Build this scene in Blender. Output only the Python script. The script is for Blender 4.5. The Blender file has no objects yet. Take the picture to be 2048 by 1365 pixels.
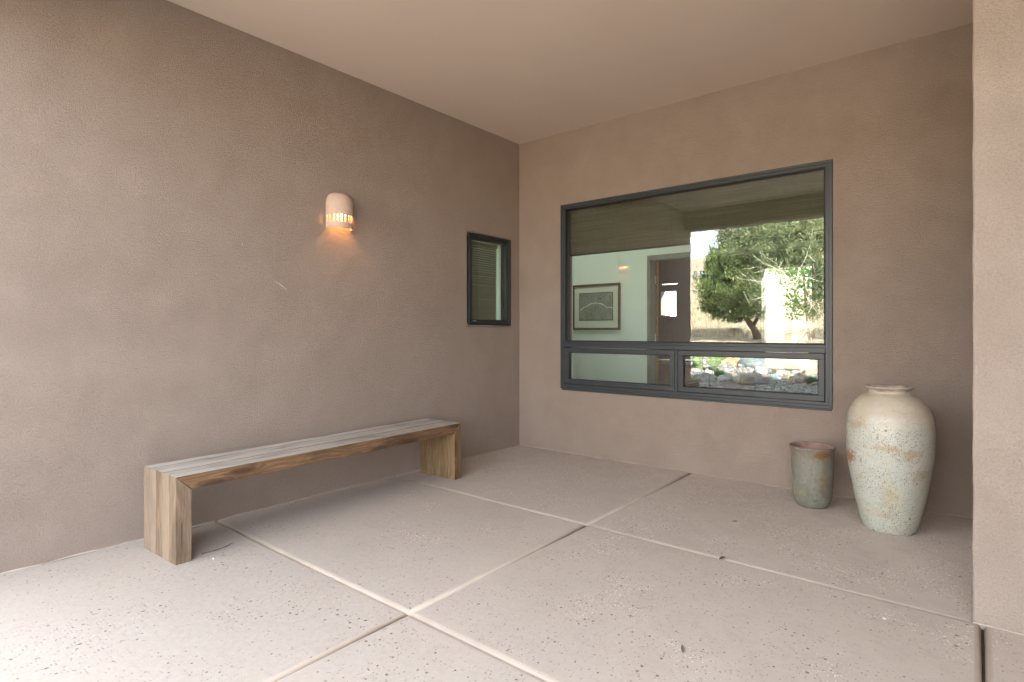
import bpy, bmesh, math, random
from mathutils import Vector, Matrix, noise as mnoise
random.seed(7)
R = math.radians
scene = bpy.context.scene
C = scene.collection

# ------------------------------------------------------------------ node helpers
class NT:
    def __init__(s, name):
        s.m = bpy.data.materials.new(name); s.m.use_nodes = True
        s.t = s.m.node_tree; s.n = s.t.nodes; s.l = s.t.links
        s.b = s.n['Principled BSDF']; s.out = s.n['Material Output']
    def node(s, typ, **kw):
        nd = s.n.new(typ)
        for k, v in kw.items(): setattr(nd, k, v)
        return nd
    def put(s, sock, v):
        if hasattr(v, 'is_output'): s.l.new(v, sock)
        elif v is not None: sock.default_value = v
    def coord(s, which='Object'):
        return s.node('ShaderNodeTexCoord').outputs[which]
    def mapping(s, vec, scale=(1,1,1), loc=(0,0,0), rot=(0,0,0)):
        m = s.node('ShaderNodeMapping'); s.put(m.inputs['Vector'], vec)
        m.inputs['Scale'].default_value = scale; m.inputs['Location'].default_value = loc
        m.inputs['Rotation'].default_value = rot
        return m.outputs[0]
    def noise(s, vec, scale, detail=3, rough=.55, dist=0):
        n = s.node('ShaderNodeTexNoise'); s.put(n.inputs['Vector'], vec)
        n.inputs['Scale'].default_value = scale; n.inputs['Detail'].default_value = detail
        n.inputs['Roughness'].default_value = rough; n.inputs['Distortion'].default_value = dist
        return n.outputs['Fac']
    def voro(s, vec, scale, feature='F1', out='Distance', rand=1):
        n = s.node('ShaderNodeTexVoronoi', feature=feature); s.put(n.inputs['Vector'], vec)
        n.inputs['Scale'].default_value = scale; n.inputs['Randomness'].default_value = rand
        return n.outputs[out]
    def math(s, op, a, b=None, c=None, clamp=False):
        n = s.node('ShaderNodeMath', operation=op, use_clamp=clamp)
        s.put(n.inputs[0], a); s.put(n.inputs[1], b)
        if c is not None: s.put(n.inputs[2], c)
        return n.outputs[0]
    def ramp(s, fac, lo, hi, a=0., b=1.):
        n = s.node('ShaderNodeMapRange'); n.clamp = True
        s.put(n.inputs[0], fac); n.inputs[1].default_value = lo; n.inputs[2].default_value = hi
        n.inputs[3].default_value = a; n.inputs[4].default_value = b
        return n.outputs[0]
    def mix(s, fac, a, b, mode='MIX'):
        n = s.node('ShaderNodeMix', data_type='RGBA', blend_type=mode)
        s.put(n.inputs['Factor'], fac)
        s.put(n.inputs['A'], a if hasattr(a, 'is_output') else (*a, 1))
        s.put(n.inputs['B'], b if hasattr(b, 'is_output') else (*b, 1))
        return n.outputs['Result']
    def sep(s, vec):
        n = s.node('ShaderNodeSeparateXYZ'); s.put(n.inputs[0], vec); return n.outputs
    def bump(s, h, strength=.5, dist=.003, prev=None):
        n = s.node('ShaderNodeBump'); s.put(n.inputs['Height'], h)
        n.inputs['Strength'].default_value = strength; n.inputs['Distance'].default_value = dist
        if prev is not None: s.put(n.inputs['Normal'], prev)
        return n.outputs[0]
    def done(s, col=None, rough=None, nrm=None, spec=None, metal=None):
        if col is not None: s.put(s.b.inputs['Base Color'], col if hasattr(col, 'is_output') else (*col, 1))
        if rough is not None: s.put(s.b.inputs['Roughness'], rough)
        if nrm is not None: s.put(s.b.inputs['Normal'], nrm)
        if spec is not None: s.b.inputs['Specular IOR Level'].default_value = spec
        if metal is not None: s.b.inputs['Metallic'].default_value = metal
        return s.m

def plain(name, col, rough=.6, var=.15, scale=8, spec=.4, metal=0, bumpd=0, bscale=60):
    m = NT(name); co = m.coord()
    f = m.ramp(m.noise(co, scale, 4), .3, .7)
    c = m.mix(f, tuple(x*(1-var) for x in col), tuple(min(1, x*(1+var)) for x in col))
    nr = m.bump(m.noise(co, bscale, 3), .5, bumpd) if bumpd else None
    return m.done(c, rough, nr, spec, metal)

def stucco(name, c1, c2, grain=105, depth=.0032, grainy=.0, mott=1.0):
    m = NT(name); co = m.coord()
    big = m.noise(co, .9*mott, 4, .6, .6)
    med = m.noise(co, 4.5, 4, .6, .4)
    f = m.math('ADD', m.math('MULTIPLY', big, .65), m.math('MULTIPLY', med, .35))
    col = m.mix(m.ramp(f, .34, .66), c1, c2)
    # pigment streaks left by the trowel
    tw = m.noise(m.mapping(co, (1, 1.2, .8), rot=(.5, .3, .2)), 1.6, 6, .7, .6)
    col = m.mix(m.ramp(tw, .42, .75, 0, .2), col, tuple(x*.72 for x in c1))
    g1 = m.noise(co, grain, 5, .8)
    g2 = m.noise(co, grain*.38, 4, .7)
    var = m.ramp(m.noise(co, 5.5, 4, .6), .32, .66, .75, 1.15)
    h = m.math('MULTIPLY', m.math('ADD', m.ramp(g1, .3, .7), m.math('MULTIPLY', m.ramp(g2, .35, .7), .3)), var)
    if grainy:
        col = m.mix(m.ramp(g1, .30, .52, grainy, 0), col, tuple(x*.45 for x in c1))
        col = m.mix(m.ramp(g1, .55, .75, 0, grainy*.8), col, tuple(min(1, x*1.35) for x in c2))
    # tiny chips of bare lime
    sp = m.voro(co, 3.1); col = m.mix(m.ramp(sp, .012, .016, .8, 0), col, (.75, .72, .66))
    n = m.bump(m.noise(co, 2.6, 3, .5), .10, .010)
    n = m.bump(m.noise(co, 21, 4, .65), .15, .004, n)
    n = m.bump(h, .8, depth, n)
    return m.done(col, .95, n, .12)

M = {}
M['stucco'] = stucco('brown_stucco', (.352, .280, .235), (.402, .327, .279), 118, .0105, .36)
M['stucco_fine'] = stucco('brown_stucco_fine', (.345, .272, .224), (.40, .322, .27), 128, .0070, .36)
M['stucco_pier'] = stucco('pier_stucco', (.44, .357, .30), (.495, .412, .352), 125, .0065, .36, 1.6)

def ceil_mat():
    m = NT('ceiling_paint'); co = m.coord()
    c = m.mix(m.ramp(m.noise(co, .7, 2, .5), .3, .7), (.635, .535, .45), (.665, .565, .48))
    return m.done(c, .9, m.bump(m.noise(co, 150, 3, .6), .5, .0009), .15)
M['ceil'] = ceil_mat()
M['far_stucco'] = stucco('far_house_stucco', (.42, .34, .28), (.48, .40, .33), 30, .004)
M['mint'] = plain('interior_paint', (.68, .73, .68), .8, .03, 2)
M['dark_room'] = plain('room_gloom_colour', (.07, .068, .06), .85, .15, 2)  # gloom of the unlit room put into the wall colour
M['int_floor'] = plain('interior_floor', (.16, .12, .09), .5, .25, 3)
M['white_wall'] = plain('courtyard_wall_paint', (.80, .78, .72), .9, .05, 1.2)

def concrete():
    m = NT('salt_finish_concrete'); co = m.coord()
    big = m.noise(co, .8, 4, .6, .5); med = m.noise(co, 3.7, 5, .65, .5)
    x, y, z = m.sep(co)[:]
    f = m.math('ADD', m.math('MULTIPLY', big, .6), m.math('MULTIPLY', med, .4))
    col = m.mix(m.ramp(f, .36, .64), (.49, .415, .355), (.565, .49, .425))
    # greyer, darker tone towards the left front, painted to offset the strong light
    far = m.ramp(m.math('SUBTRACT', m.math('MULTIPLY', x, .55), y), 1.2, 4.6, 0, .55)
    glare_offset = m.ramp(m.math('SUBTRACT', m.math('ADD', m.math('MULTIPLY', y, -1), m.math('MULTIPLY', med, 1.6)), m.math('MULTIPLY', x, .6)), -.2, 3.6, 0, .75)
    col = m.mix(glare_offset, col, (.32, .298, .277))
    st = m.noise(co, 6.5, 6, .7, .8)
    col = m.mix(m.ramp(st, .46, .72, 0, .42), col, (.36, .30, .26))
    col = m.mix(m.ramp(m.noise(co, 38, 3, .7), .35, .7, 0, .20), col, (.60, .53, .47))
    # pits left by rock salt, with their shade painted dark
    clus = m.noise(co, 2.6, 3, .6)
    v1 = m.node('ShaderNodeTexVoronoi', voronoi_dimensions='2D'); m.put(v1.inputs['Vector'], m.mapping(co, (1, 1, 0))); v1.inputs['Scale'].default_value = 30
    r1 = m.sep(v1.outputs['Color'])[0]
    rad1 = m.math('MULTIPLY', m.ramp(r1, .70, 1, 0, .22), m.ramp(clus, .36, .62, .4, 1))
    pit1 = m.ramp(m.math('SUBTRACT', rad1, v1.outputs['Distance']), 0, .05)
    v2 = m.node('ShaderNodeTexVoronoi', voronoi_dimensions='2D'); m.put(v2.inputs['Vector'], m.mapping(co, (1, 1, 0), (3.3, 1.7, 0))); v2.inputs['Scale'].default_value = 72
    r2 = m.sep(v2.outputs['Color'])[1]
    rad2 = m.math('MULTIPLY', m.ramp(r2, .62, 1, 0, .29), m.ramp(clus, .36, .6, .45, 1))
    pit2 = m.ramp(m.math('SUBTRACT', rad2, v2.outputs['Distance']), 0, .06)
    pits = m.math('MAXIMUM', pit1, m.math('MULTIPLY', pit2, .7))
    col = m.mix(m.math('MULTIPLY', pits, .92), col, (.20, .16, .135))
    # pale specks for pits catching light, painted in, most of them near the wall
    v3 = m.node('ShaderNodeTexVoronoi', voronoi_dimensions='2D'); m.put(v3.inputs['Vector'], m.mapping(co, (1, 1, 0), (9.1, 4.4, 0), (0, 0, .4))); v3.inputs['Scale'].default_value = 78
    r3 = m.sep(v3.outputs['Color'])[2]
    rad3 = m.math('MULTIPLY', m.ramp(r3, .25, 1, 0, .36), m.ramp(m.math('ADD', clus, m.ramp(y, -3.2, -.3, -.12, .16)), .42, .62, 0, 1))
    sp = m.ramp(m.math('SUBTRACT', rad3, v3.outputs['Distance']), 0, .08)
    col = m.mix(m.math('MULTIPLY', sp, .85), col, (.80, .71, .62))
    n = m.bump(med, .3, .006)
    n = m.bump(m.noise(co, 140, 3, .6), .35, .0012, n)
    n = m.bump(m.math('SUBTRACT', 1, pits), 1, .004, n)
    ro = m.ramp(big, .35, .65, .62, .78)
    return m.done(col, ro, n, .35)
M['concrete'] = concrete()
M['joint_edge'] = plain('trowelled_edge', (.46, .395, .335), .6, .1, 5, bumpd=.0008, bscale=40)
M['joint_dark'] = plain('joint_filler', (.05, .042, .035), .95, .3, 30, bumpd=.002)
M['caulk'] = plain('wall_base_lime', (.37, .315, .27), .9, .2, 14, bumpd=.002, bscale=50)
M['frame'] = plain('bronze_aluminium', (.038, .045, .050), .38, .12, 6, .5)
M['frame_black'] = plain('black_aluminium', (.022, .025, .026), .4, .12, 6, .4)
M['frame_in'] = plain('dark_liner', (.03, .03, .03), .6)
M['rubber'] = plain('black_gasket', (.012, .012, .012), .6)
M['bronze_wood'] = plain('walnut_frame', (.10, .05, .028), .45, .3, 18)
M['door_wood'] = plain('door_edge_wood', (.22, .11, .05), .5, .3, 12)
M['cab_wood'] = plain('cabinet_wood', (.12, .055, .03), .4, .3, 9)
M['matboard'] = plain('mat_board', (.60, .62, .54), .9, .03)
M['hinge'] = plain('hinge_metal', (.45, .45, .44), .35, .1, metal=1)
M['granite'] = plain('granite', (.16, .17, .16), .15, .7, 60)
M['terracotta'] = plain('sconce_clay', (.52, .38, .305), .9, .07, 18, .2, bumpd=.0008, bscale=90)
M['steel'] = plain('brushed_steel', (.5, .5, .5), .3, metal=1)

def wood(name, ca, cb, cd, knots=True, grey=None, rough=.6):
    m = NT(name); uv = m.coord('UV')
    s = m.sep(uv)
    kv = m.node('ShaderNodeTexVoronoi', voronoi_dimensions='2D'); m.put(kv.inputs['Vector'], m.mapping(uv, (3.2, 13, 1))); kv.inputs['Scale'].default_value = 1
    kd = kv.outputs['Distance']; kr = m.sep(kv.outputs['Color'])[0]
    kmask = m.math('MULTIPLY', m.ramp(kd, .0, .48, 1, 0), m.math('GREATER_THAN', kr, .3)) if knots else 0.0
    wob = m.noise(m.mapping(uv, (1.6, 6, 1)), 1.2, 3, .5)
    ph = m.math('ADD', m.math('MULTIPLY', s[1], 300), m.math('MULTIPLY', wob, 34))
    if knots: ph = m.math('ADD', ph, m.math('MULTIPLY', kmask, 16))
    ring = m.math('ADD', m.math('MULTIPLY', m.math('SINE', ph), .5), .5)
    fib = m.noise(m.mapping(uv, (7, 330, 1)), 1, 4, .65)
    fib2 = m.noise(m.mapping(uv, (2.2, 60, 1)), 1, 4, .6)
    t = m.math('ADD', m.math('MULTIPLY', ring, .38), m.math('MULTIPLY', fib2, .62))
    col = m.mix(m.ramp(t, .25, .75), ca, cb)
    col = m.mix(m.ramp(fib, .42, .66, 0, .55), col, cd)
    bl = m.noise(m.mapping(uv, (2.4, 7, 1)), 1, 4, .6, .6)
    col = m.mix(m.ramp(bl, .45, .68, 0, .75), col, tuple(.5*(a+b)*.45 for a, b in zip(ca, cd)))
    at = m.node('ShaderNodeAttribute'); at.attribute_name = 'board'
    if grey:
        col = m.mix(m.ramp(m.math('ADD', m.math('MULTIPLY', bl, .5), m.math('MULTIPLY', at.outputs['Fac'], .5)), .25, .9, 0, .45), col, grey)
    hv = m.node('ShaderNodeHueSaturation'); m.put(hv.inputs['Color'], col)
    m.put(hv.inputs['Value'], m.ramp(at.outputs['Fac'], 0, 1, .93, 1.06)); col = hv.outputs[0]
    if knots:
        col = m.mix(m.ramp(m.math('MULTIPLY', kmask, 1), .25, .7, 0, .85), col, (.055, .03, .016))
    # cracks
    cr = m.noise(m.mapping(uv, (3.2, 95, 1), (5, 2, 0)), 1, 2, .5)
    crk = m.ramp(cr, .70, .74)
    col = m.mix(m.math('MULTIPLY', crk, .8), col, (.03, .022, .016))
    h = m.math('SUBTRACT', m.math('ADD', m.math('MULTIPLY', fib, .6), m.math('MULTIPLY', ring, .3)), m.math('MULTIPLY', crk, 1.5))
    return m.done(col, rough, m.bump(h, .6, .0018), .3)
M['wood_top'] = wood('weathered_grey_wood', (.34, .31, .27), (.52, .50, .465), (.22, .19, .155), False, (.53, .555, .545), .65)
M['wood_front'] = wood('orange_oiled_pine', (.150, .084, .042), (.27, .165, .090), (.06, .038, .025))
M['wood_leg'] = wood('pale_worn_pine', (.235, .165, .105), (.32, .235, .16), (.13, .092, .064), False, (.27, .235, .19))
M['wood_in'] = wood('amber_pine', (.21, .135, .068), (.32, .225, .12), (.10, .062, .033), False)

def glass(name, r0, tint, wav=.0006):
    m = NT(name); t = m.t
    g = m.node('ShaderNodeBsdfGlossy'); g.inputs['Roughness'].default_value = .0
    g.inputs['Color'].default_value = (1, 1, 1, 1)
    tr = m.node('ShaderNodeBsdfTransparent'); tr.inputs['Color'].default_value = (*tint, 1)
    lw = m.node('ShaderNodeLayerWeight'); lw.inputs['Blend'].default_value = .5
    p = m.math('POWER', lw.outputs['Facing'], 5)
    f = m.math('ADD', m.math('MULTIPLY', p, 1-r0), r0)
    nb = m.bump(m.noise(m.coord(), 3.2, 2, .5), .6, wav)
    m.put(g.inputs['Normal'], nb)
    mx = m.node('ShaderNodeMixShader'); m.put(mx.inputs[0], f); m.l.new(tr.outputs[0], mx.inputs[1]); m.l.new(g.outputs[0], mx.inputs[2])
    m.l.new(mx.outputs[0], m.out.inputs[0]); return m.m
M['glass'] = glass('window_glass', .085, (.90, .955, .925))
M['glass_dark'] = glass('small_window_glass', .06, (.86, .93, .88))

def shade_mat(name, c1, c2, sc, axis=2):
    m = NT(name); co = m.coord(); s = m.sep(co)
    st = m.noise(m.mapping(co, (1.5, 1.5, sc)), 1, 3, .7)
    w = m.math('SINE', m.math('MULTIPLY', s[axis], 900))
    v = m.noise(m.mapping(co, (120, 120, 6)), 1, 2)
    f = m.math('ADD', m.math('MULTIPLY', st, .7), m.math('MULTIPLY', m.math('ADD', m.math('MULTIPLY', w, .5), .5), .3))
    c = m.mix(m.ramp(f, .3, .75), c1, c2)
    c = m.mix(m.ramp(v, .5, .7, 0, .3), c, tuple(x*.6 for x in c1))
    return m.done(c, .9, m.bump(f, .5, .002), .1)
M['woven'] = shade_mat('woven_shade', (.05, .042, .03), (.22, .19, .14), 90)
M['slats'] = shade_mat('mini_blind', (.21, .185, .145), (.27, .24, .19), 20)

def ceramic(name, base, top, low, rust_pts, spots, spec_dens, rough, olive, r2=None):
    m = NT(name); co = m.coord(); s = m.sep(co)
    n1 = m.noise(co, 5, 5, .65, .7); n2 = m.noise(co, 22, 4, .65)
    drip = m.noise(m.mapping(co, (1, 1, .22)), 14, 4, .6, .5)
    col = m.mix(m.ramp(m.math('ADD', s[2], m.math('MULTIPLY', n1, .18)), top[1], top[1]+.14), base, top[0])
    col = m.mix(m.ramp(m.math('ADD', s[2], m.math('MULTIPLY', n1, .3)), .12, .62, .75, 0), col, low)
    col = m.mix(m.ramp(n2, .48, .7, 0, .35), col, tuple(min(1, x*1.25) for x in base))
    col = m.mix(m.ramp(drip, .52, .7, 0, .55), col, olive)
    # iron stains round fixed places
    for (px, py, pz, sx, sz, amt, rc) in rust_pts:
        d = m.node('ShaderNodeVectorMath', operation='LENGTH')
        m.put(d.inputs[0], m.mapping(co, (1/sx, 1/sx, 1/sz), (-px/sx, -py/sx, -pz/sz)))
        f = m.math('ADD', d.outputs['Value'], m.ramp(m.noise(co, 18, 5, .7, 1.0), .3, .7, -.75, .75))
        col = m.mix(m.ramp(f, .45, 1.15, amt, 0), col, rc)
    rb = m.noise(m.mapping(co, (1, 1, 2.2)), 7, 6, .72, 1.0)
    col = m.mix(m.ramp(rb, .56, .70, 0, .5), col, (.40, .235, .12))
    # iron speckle in the glaze
    pits = None
    for sc, th, mx, off in spots:
        v = m.node('ShaderNodeTexVoronoi'); m.put(v.inputs['Vector'], m.mapping(co, (1, 1, 1), (off, 0, 0))); v.inputs['Scale'].default_value = sc
        rr = m.sep(v.outputs['Color'])[0]
        rad = m.math('MULTIPLY', m.ramp(rr, th, 1, 0, mx), m.ramp(m.noise(co, 6, 3, .6), .35, .6, .7, 1))
        k = m.ramp(m.math('SUBTRACT', rad, v.outputs['Distance']), 0, .06)
        k = m.math('MULTIPLY', k, m.ramp(s[2], spec_dens, spec_dens+.1, 1, .15))
        pits = k if pits is None else m.math('MAXIMUM', pits, k)
    hue = m.mix(m.noise(co, 30, 2), (.16, .085, .035), (.05, .035, .022))
    col = m.mix(m.math('MULTIPLY', pits, .82), col, hue)
    h = m.math('SUBTRACT', m.math('MULTIPLY', n2, .6), pits)
    n = m.bump(m.noise(co, 3, 2), .5, .01); n = m.bump(h, .5, .0022, n)
    m.b.inputs['Coat Weight'].default_value = .25; m.b.inputs['Coat Roughness'].default_value = .2
    return m.done(col, m.ramp(n2, .3, .7, rough-.08, rough+.12), n, .45)
RU = (.30, .15, .07)
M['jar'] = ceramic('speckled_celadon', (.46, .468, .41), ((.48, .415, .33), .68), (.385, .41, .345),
    [(-.19, -.12, .435, .085, .05, .95, RU), (.13, -.19, .49, .07, .04, .6, (.34, .235, .13)), (-.15, -.16, .64, .08, .025, .35, RU),
     (.16, -.15, .38, .06, .05, .45, (.33, .23, .13)), (0, -.2, .52, .13, .02, .5, (.38, .24, .11)), (.02, -.18, .2, .05, .11, .45, (.35, .30, .19)), (-.2, -.08, .6, .02, .10, .7, RU)],
    [(95, .1, .36, 0), (170, .1, .46, 5.2), (28, .86, .24, 2.1)], .62, .38, (.50, .43, .29))
M['jar_rim'] = plain('jar_rim_glaze', (.40, .33, .27), .4, .4, 14, .5)
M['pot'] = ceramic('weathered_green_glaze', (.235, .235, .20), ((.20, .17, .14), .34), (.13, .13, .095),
    [(.105, -.10, .365, .085, .032, .95, (.20, .09, .04)), (.095, -.11, .2, .022, .14, .6, (.22, .13, .06)), (-.10, -.09, .10, .07, .05, .45, (.27, .26, .14))],
    [(80, .35, .36, 1.3), (40, .8, .25, 4)], .5, .18, (.13, .10, .07))
M['pot_in'] = plain('terracotta_inside', (.30, .19, .15), .8, .3, 14)

def emit(name, col, st):
    m = NT(name); e = m.node('ShaderNodeEmission'); e.inputs[0].default_value = (*col, 1); e.inputs[1].default_value = st
    m.l.new(e.outputs[0], m.out.inputs[0]); return m.m

# ------------------------------------------------------------------ mesh helpers
def link(name, me, mats, parent=None):
    o = bpy.data.objects.new(name, me); C.objects.link(o)
    for x in (mats if isinstance(mats, (list, tuple)) else [mats]):
        me.materials.append(M[x] if isinstance(x, str) else x)
    if parent is not None: o.parent = parent
    return o
def fin(name, bm, mats, parent=None, smooth=False, bevel=0, seg=2):
    bmesh.ops.recalc_face_normals(bm, faces=bm.faces)
    me = bpy.data.meshes.new(name); bm.to_mesh(me); bm.free()
    if smooth: me.polygons.foreach_set('use_smooth', [True]*len(me.polygons))
    o = link(name, me, mats, parent)
    if bevel:
        b = o.modifiers.new('bevel', 'BEVEL'); b.width = bevel; b.segments = seg; b.limit_method = 'ANGLE'; b.angle_limit = R(40)
    return o
def empty(name, label, cat, loc=(0, 0, 0), rz=0, group=None):
    o = bpy.data.objects.new(name, None); C.objects.link(o)
    o.location = loc; o.rotation_euler = (0, 0, rz); return tag(o, label, cat, group)
def tag(o, label, cat, group=None):
    o['label'] = label; o['category'] = cat
    if group: o['group'] = group
    return o
def kind(o, k, label=None, cat=None):
    o['kind'] = k
    if label: o['label'] = label
    if cat: o['category'] = cat
    return o
def box(bm, x0, y0, z0, x1, y1, z1, mat=0):
    v = [bm.verts.new(p) for p in ((x0,y0,z0),(x1,y0,z0),(x1,y1,z0),(x0,y1,z0),(x0,y0,z1),(x1,y0,z1),(x1,y1,z1),(x0,y1,z1))]
    fs = [bm.faces.new([v[i] for i in q]) for q in ((0,3,2,1),(4,5,6,7),(0,1,5,4),(1,2,6,5),(2,3,7,6),(3,0,4,7))]
    for f in fs: f.material_index = mat
    return fs
def B(name, mats, parent, *boxes, bevel=0, seg=2):
    bm = bmesh.new()
    for b in boxes: box(bm, *b)
    return fin(name, bm, mats, parent, bevel=bevel, seg=seg)
def grid_wall(axis, t0, t1, us, zs, holes):
    """solid slab perpendicular to axis with rectangular holes given as (u0,u1,z0,z1)"""
    us = sorted(set(us + [h[0] for h in holes] + [h[1] for h in holes])); zs = sorted(set(zs + [h[2] for h in holes] + [h[3] for h in holes]))
    def P(u, z, t): return (t, u, z) if axis == 'x' else ((u, t, z) if axis == 'y' else (u, z, t))
    def solid(i, j):
        if i < 0 or j < 0 or i >= len(us)-1 or j >= len(zs)-1: return False
        cu, cz = (us[i]+us[i+1])/2, (zs[j]+zs[j+1])/2
        return not any(h[0] < cu < h[1] and h[2] < cz < h[3] for h in holes)
    bm = bmesh.new(); cache = {}
    def V(i, j, k):
        key = (i, j, k)
        if key not in cache: cache[key] = bm.verts.new(P(us[i], zs[j], (t0, t1)[k]))
        return cache[key]
    for i in range(len(us)-1):
        for j in range(len(zs)-1):
            if not solid(i, j): continue
            bm.faces.new((V(i,j,0), V(i+1,j,0), V(i+1,j+1,0), V(i,j+1,0)))
            bm.faces.new((V(i,j,1), V(i,j+1,1), V(i+1,j+1,1), V(i+1,j,1)))
            for di, dj, a, b in ((-1,0,(i,j),(i,j+1)), (1,0,(i+1,j),(i+1,j+1)), (0,-1,(i,j),(i+1,j)), (0,1,(i,j+1),(i+1,j+1))):
                if not solid(i+di, j+dj):
                    bm.faces.new((V(*a,0), V(*b,0), V(*b,1), V(*a,1)))
    return bm
def ring(bm, axis, t0, t1, u0, u1, z0, z1, w, mat=0):
    """rectangular picture-frame ring made of four butted bars"""
    bars = [(u0, u1, z0, z0+w), (u0, u1, z1-w, z1), (u0, u0+w, z0+w, z1-w), (u1-w, u1, z0+w, z1-w)]
    for a, b, c, d in bars:
        if axis == 'y': box(bm, a, t0, c, b, t1, d, mat)
        else: box(bm, t0, a, c, t1, b, d, mat)
def lathe(bm, prof, seg=72, wob=0, seedv=0, mat=0):
    rings = []
    for r, z in prof:
        row = []
        for i in range(seg):
            a = 2*math.pi*i/seg
            k = 1 + wob*mnoise.noise(Vector((math.cos(a)*1.3+seedv, math.sin(a)*1.3, z*4)))
            row.append(bm.verts.new((r*k*math.cos(a), r*k*math.sin(a), z)))
        rings.append(row)
    for a, b in zip(rings, rings[1:]):
        for i in range(seg):
            f = bm.faces.new((a[i], a[(i+1) % seg], b[(i+1) % seg], b[i])); f.material_index = mat
    return rings
def tube(bm, pts, rads, seg=6, mat=0):
    rows = []
    for i, (p, r) in enumerate(zip(pts, rads)):
        p = Vector(p); d = (Vector(pts[min(i+1, len(pts)-1)]) - Vector(pts[max(i-1, 0)])).normalized()
        u = d.orthogonal().normalized(); w = d.cross(u)
        rows.append([bm.verts.new(p + r*(math.cos(2*math.pi*k/seg)*u + math.sin(2*math.pi*k/seg)*w)) for k in range(seg)])
    for a, b in zip(rows, rows[1:]):
        # align rings
        off = min(range(seg), key=lambda o: (a[0].co-b[o].co).length)
        for k in range(seg):
            f = bm.faces.new((a[k], a[(k+1) % seg], b[(k+1+off) % seg], b[(k+off) % seg])); f.material_index = mat
    for r_ in (rows[0], rows[-1]):
        try: bm.faces.new(r_).material_index = mat
        except ValueError: pass
def rock_bm(bm, c, sx, sy, sz, seed, sub=3, rz=0, rough=.25, flat=True, mat=0):
    r = bmesh.ops.create_icosphere(bm, subdivisions=sub, radius=1)
    rot = Matrix.Rotation(rz, 4, 'Z'); off = Vector((seed*3.7, seed*1.3, seed*7.1))
    for v in r['verts']:
        n = v.co.normalized()
        k = 1 + rough*mnoise.noise(n*1.1+off) + rough*.5*mnoise.noise(n*2.6+off)
        q = Vector((n.x*sx*k, n.y*sy*k, max(n.z, -.45)*sz*k))
        v.co = rot @ q + Vector(c)
    if mat:
        for f in {f for v in r['verts'] for f in v.link_faces}: f.material_index = mat

# ------------------------------------------------------------------ dimensions (metres)
W, Hc = 3.715, 3.17               # alcove width, ceiling height
YB0, YB1, ZB = -4.62, -4.32, 2.86  # dropped beam over the porch opening
YP = -1.665                       # face of the pier
wx0, wx1, wz0, wz1 = .528, 2.918, .632, 2.453
sy0, sy1, sz0, sz1 = -.775, -.150, 1.257, 2.140

house = empty('stucco_house', 'brown stucco house with a deep covered porch, dark framed windows and smooth tan ceiling', 'house')

def lab(o, s): o['label'] = s; return o
# left wall
bm = grid_wall('x', -.24, 0, [-4.62, -4.0, -3, -2, 0, .2], [-.15, 1, 3.19], [(sy0, sy1, sz0, sz1)])
lab(fin('wall', bm, 'stucco', house, bevel=.03, seg=4), 'rough brown stucco wall behind the wooden bench')
# window wall
bm = grid_wall('y', 0.0005, .2, [0.0, 1.5, 3, W+.02], [-.15, 3.19], [(wx0, wx1, wz0, wz1)])
lab(fin('wall', bm, 'stucco_fine', house), 'brown stucco wall round the large window')
# side wall of the alcove + pier face
bm = bmesh.new(); box(bm, W, YP, -.15, 7.2, YP+.25, 4.05); box(bm, W, YP+.25, -.15, W+.25, .2, 3.19)
bmesh.ops.remove_doubles(bm, verts=bm.verts, dist=1e-5)
ve = [e for e in bm.edges if abs(e.verts[0].co.z-e.verts[1].co.z) > 3]
bmesh.ops.subdivide_edges(bm, edges=ve, cuts=90, use_grid_fill=True)
for v in bm.verts:
    if v.co.y < YP+.01 and v.co.x < W+.01:
        v.co.x += .0035*mnoise.noise(Vector((0, 1, v.co.z*5)))+.0018*mnoise.noise(Vector((3, 1, v.co.z*21)))
        v.co.y += .0025*mnoise.noise(Vector((7, 1, v.co.z*6)))
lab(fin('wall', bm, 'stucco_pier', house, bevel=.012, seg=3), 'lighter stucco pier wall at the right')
# roof, ceiling
sky0 = (-1.1, 1.1, .9, 1.6)  # unseen roof opening, added to brighten the room behind the glass
bm = grid_wall('z', 3.17, 3.55, [-3.6, 7.2], [YB1, 6.3], [])
bm.free()
bm = bmesh.new()
box(bm, -.24, YB1, Hc, 5.1, .2, Hc+.35)
lab(fin('porch_ceiling', bm, 'ceil', house), 'smooth tan porch ceiling')
bm = bmesh.new()
box(bm, -.24, YB0, ZB, 5.1, YB1, Hc+.9); box(bm, 4.8, YB1, ZB, 5.1, YP-.001, Hc+.9)
lab(fin('beam', bm, 'stucco_fine', house, bevel=.02, seg=3), 'dropped stucco beam over the porch opening')
bm = grid_wall('z', Hc+.37, Hc+.6, [-3.6, .47, 7.2], [.2, 4.2, 6.4], [sky0, (.47, 7.2, 4.2, 6.4)])
lab(fin('roof', bm, 'far_stucco', house), 'flat roof over the rooms')
bm = bmesh.new(); box(bm, -3.6, YB1+.001, Hc+.36, -.242, .2, Hc+.6); box(bm, -.24, YB1+.002, Hc+.36, 4.79, .199, Hc+.62); box(bm, 4.79, YP+.26, Hc+.01, 7.2, .199, Hc+.62)
lab(fin('roof', bm, 'far_stucco', house), 'flat roof over the porch')
lab(B('wall', 'stucco', house, (4.8, YB0-.02, -.15, 5.12, YP-.0015, ZB+.01), bevel=.03, seg=3), 'stucco wall closing the right end of the porch')

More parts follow.
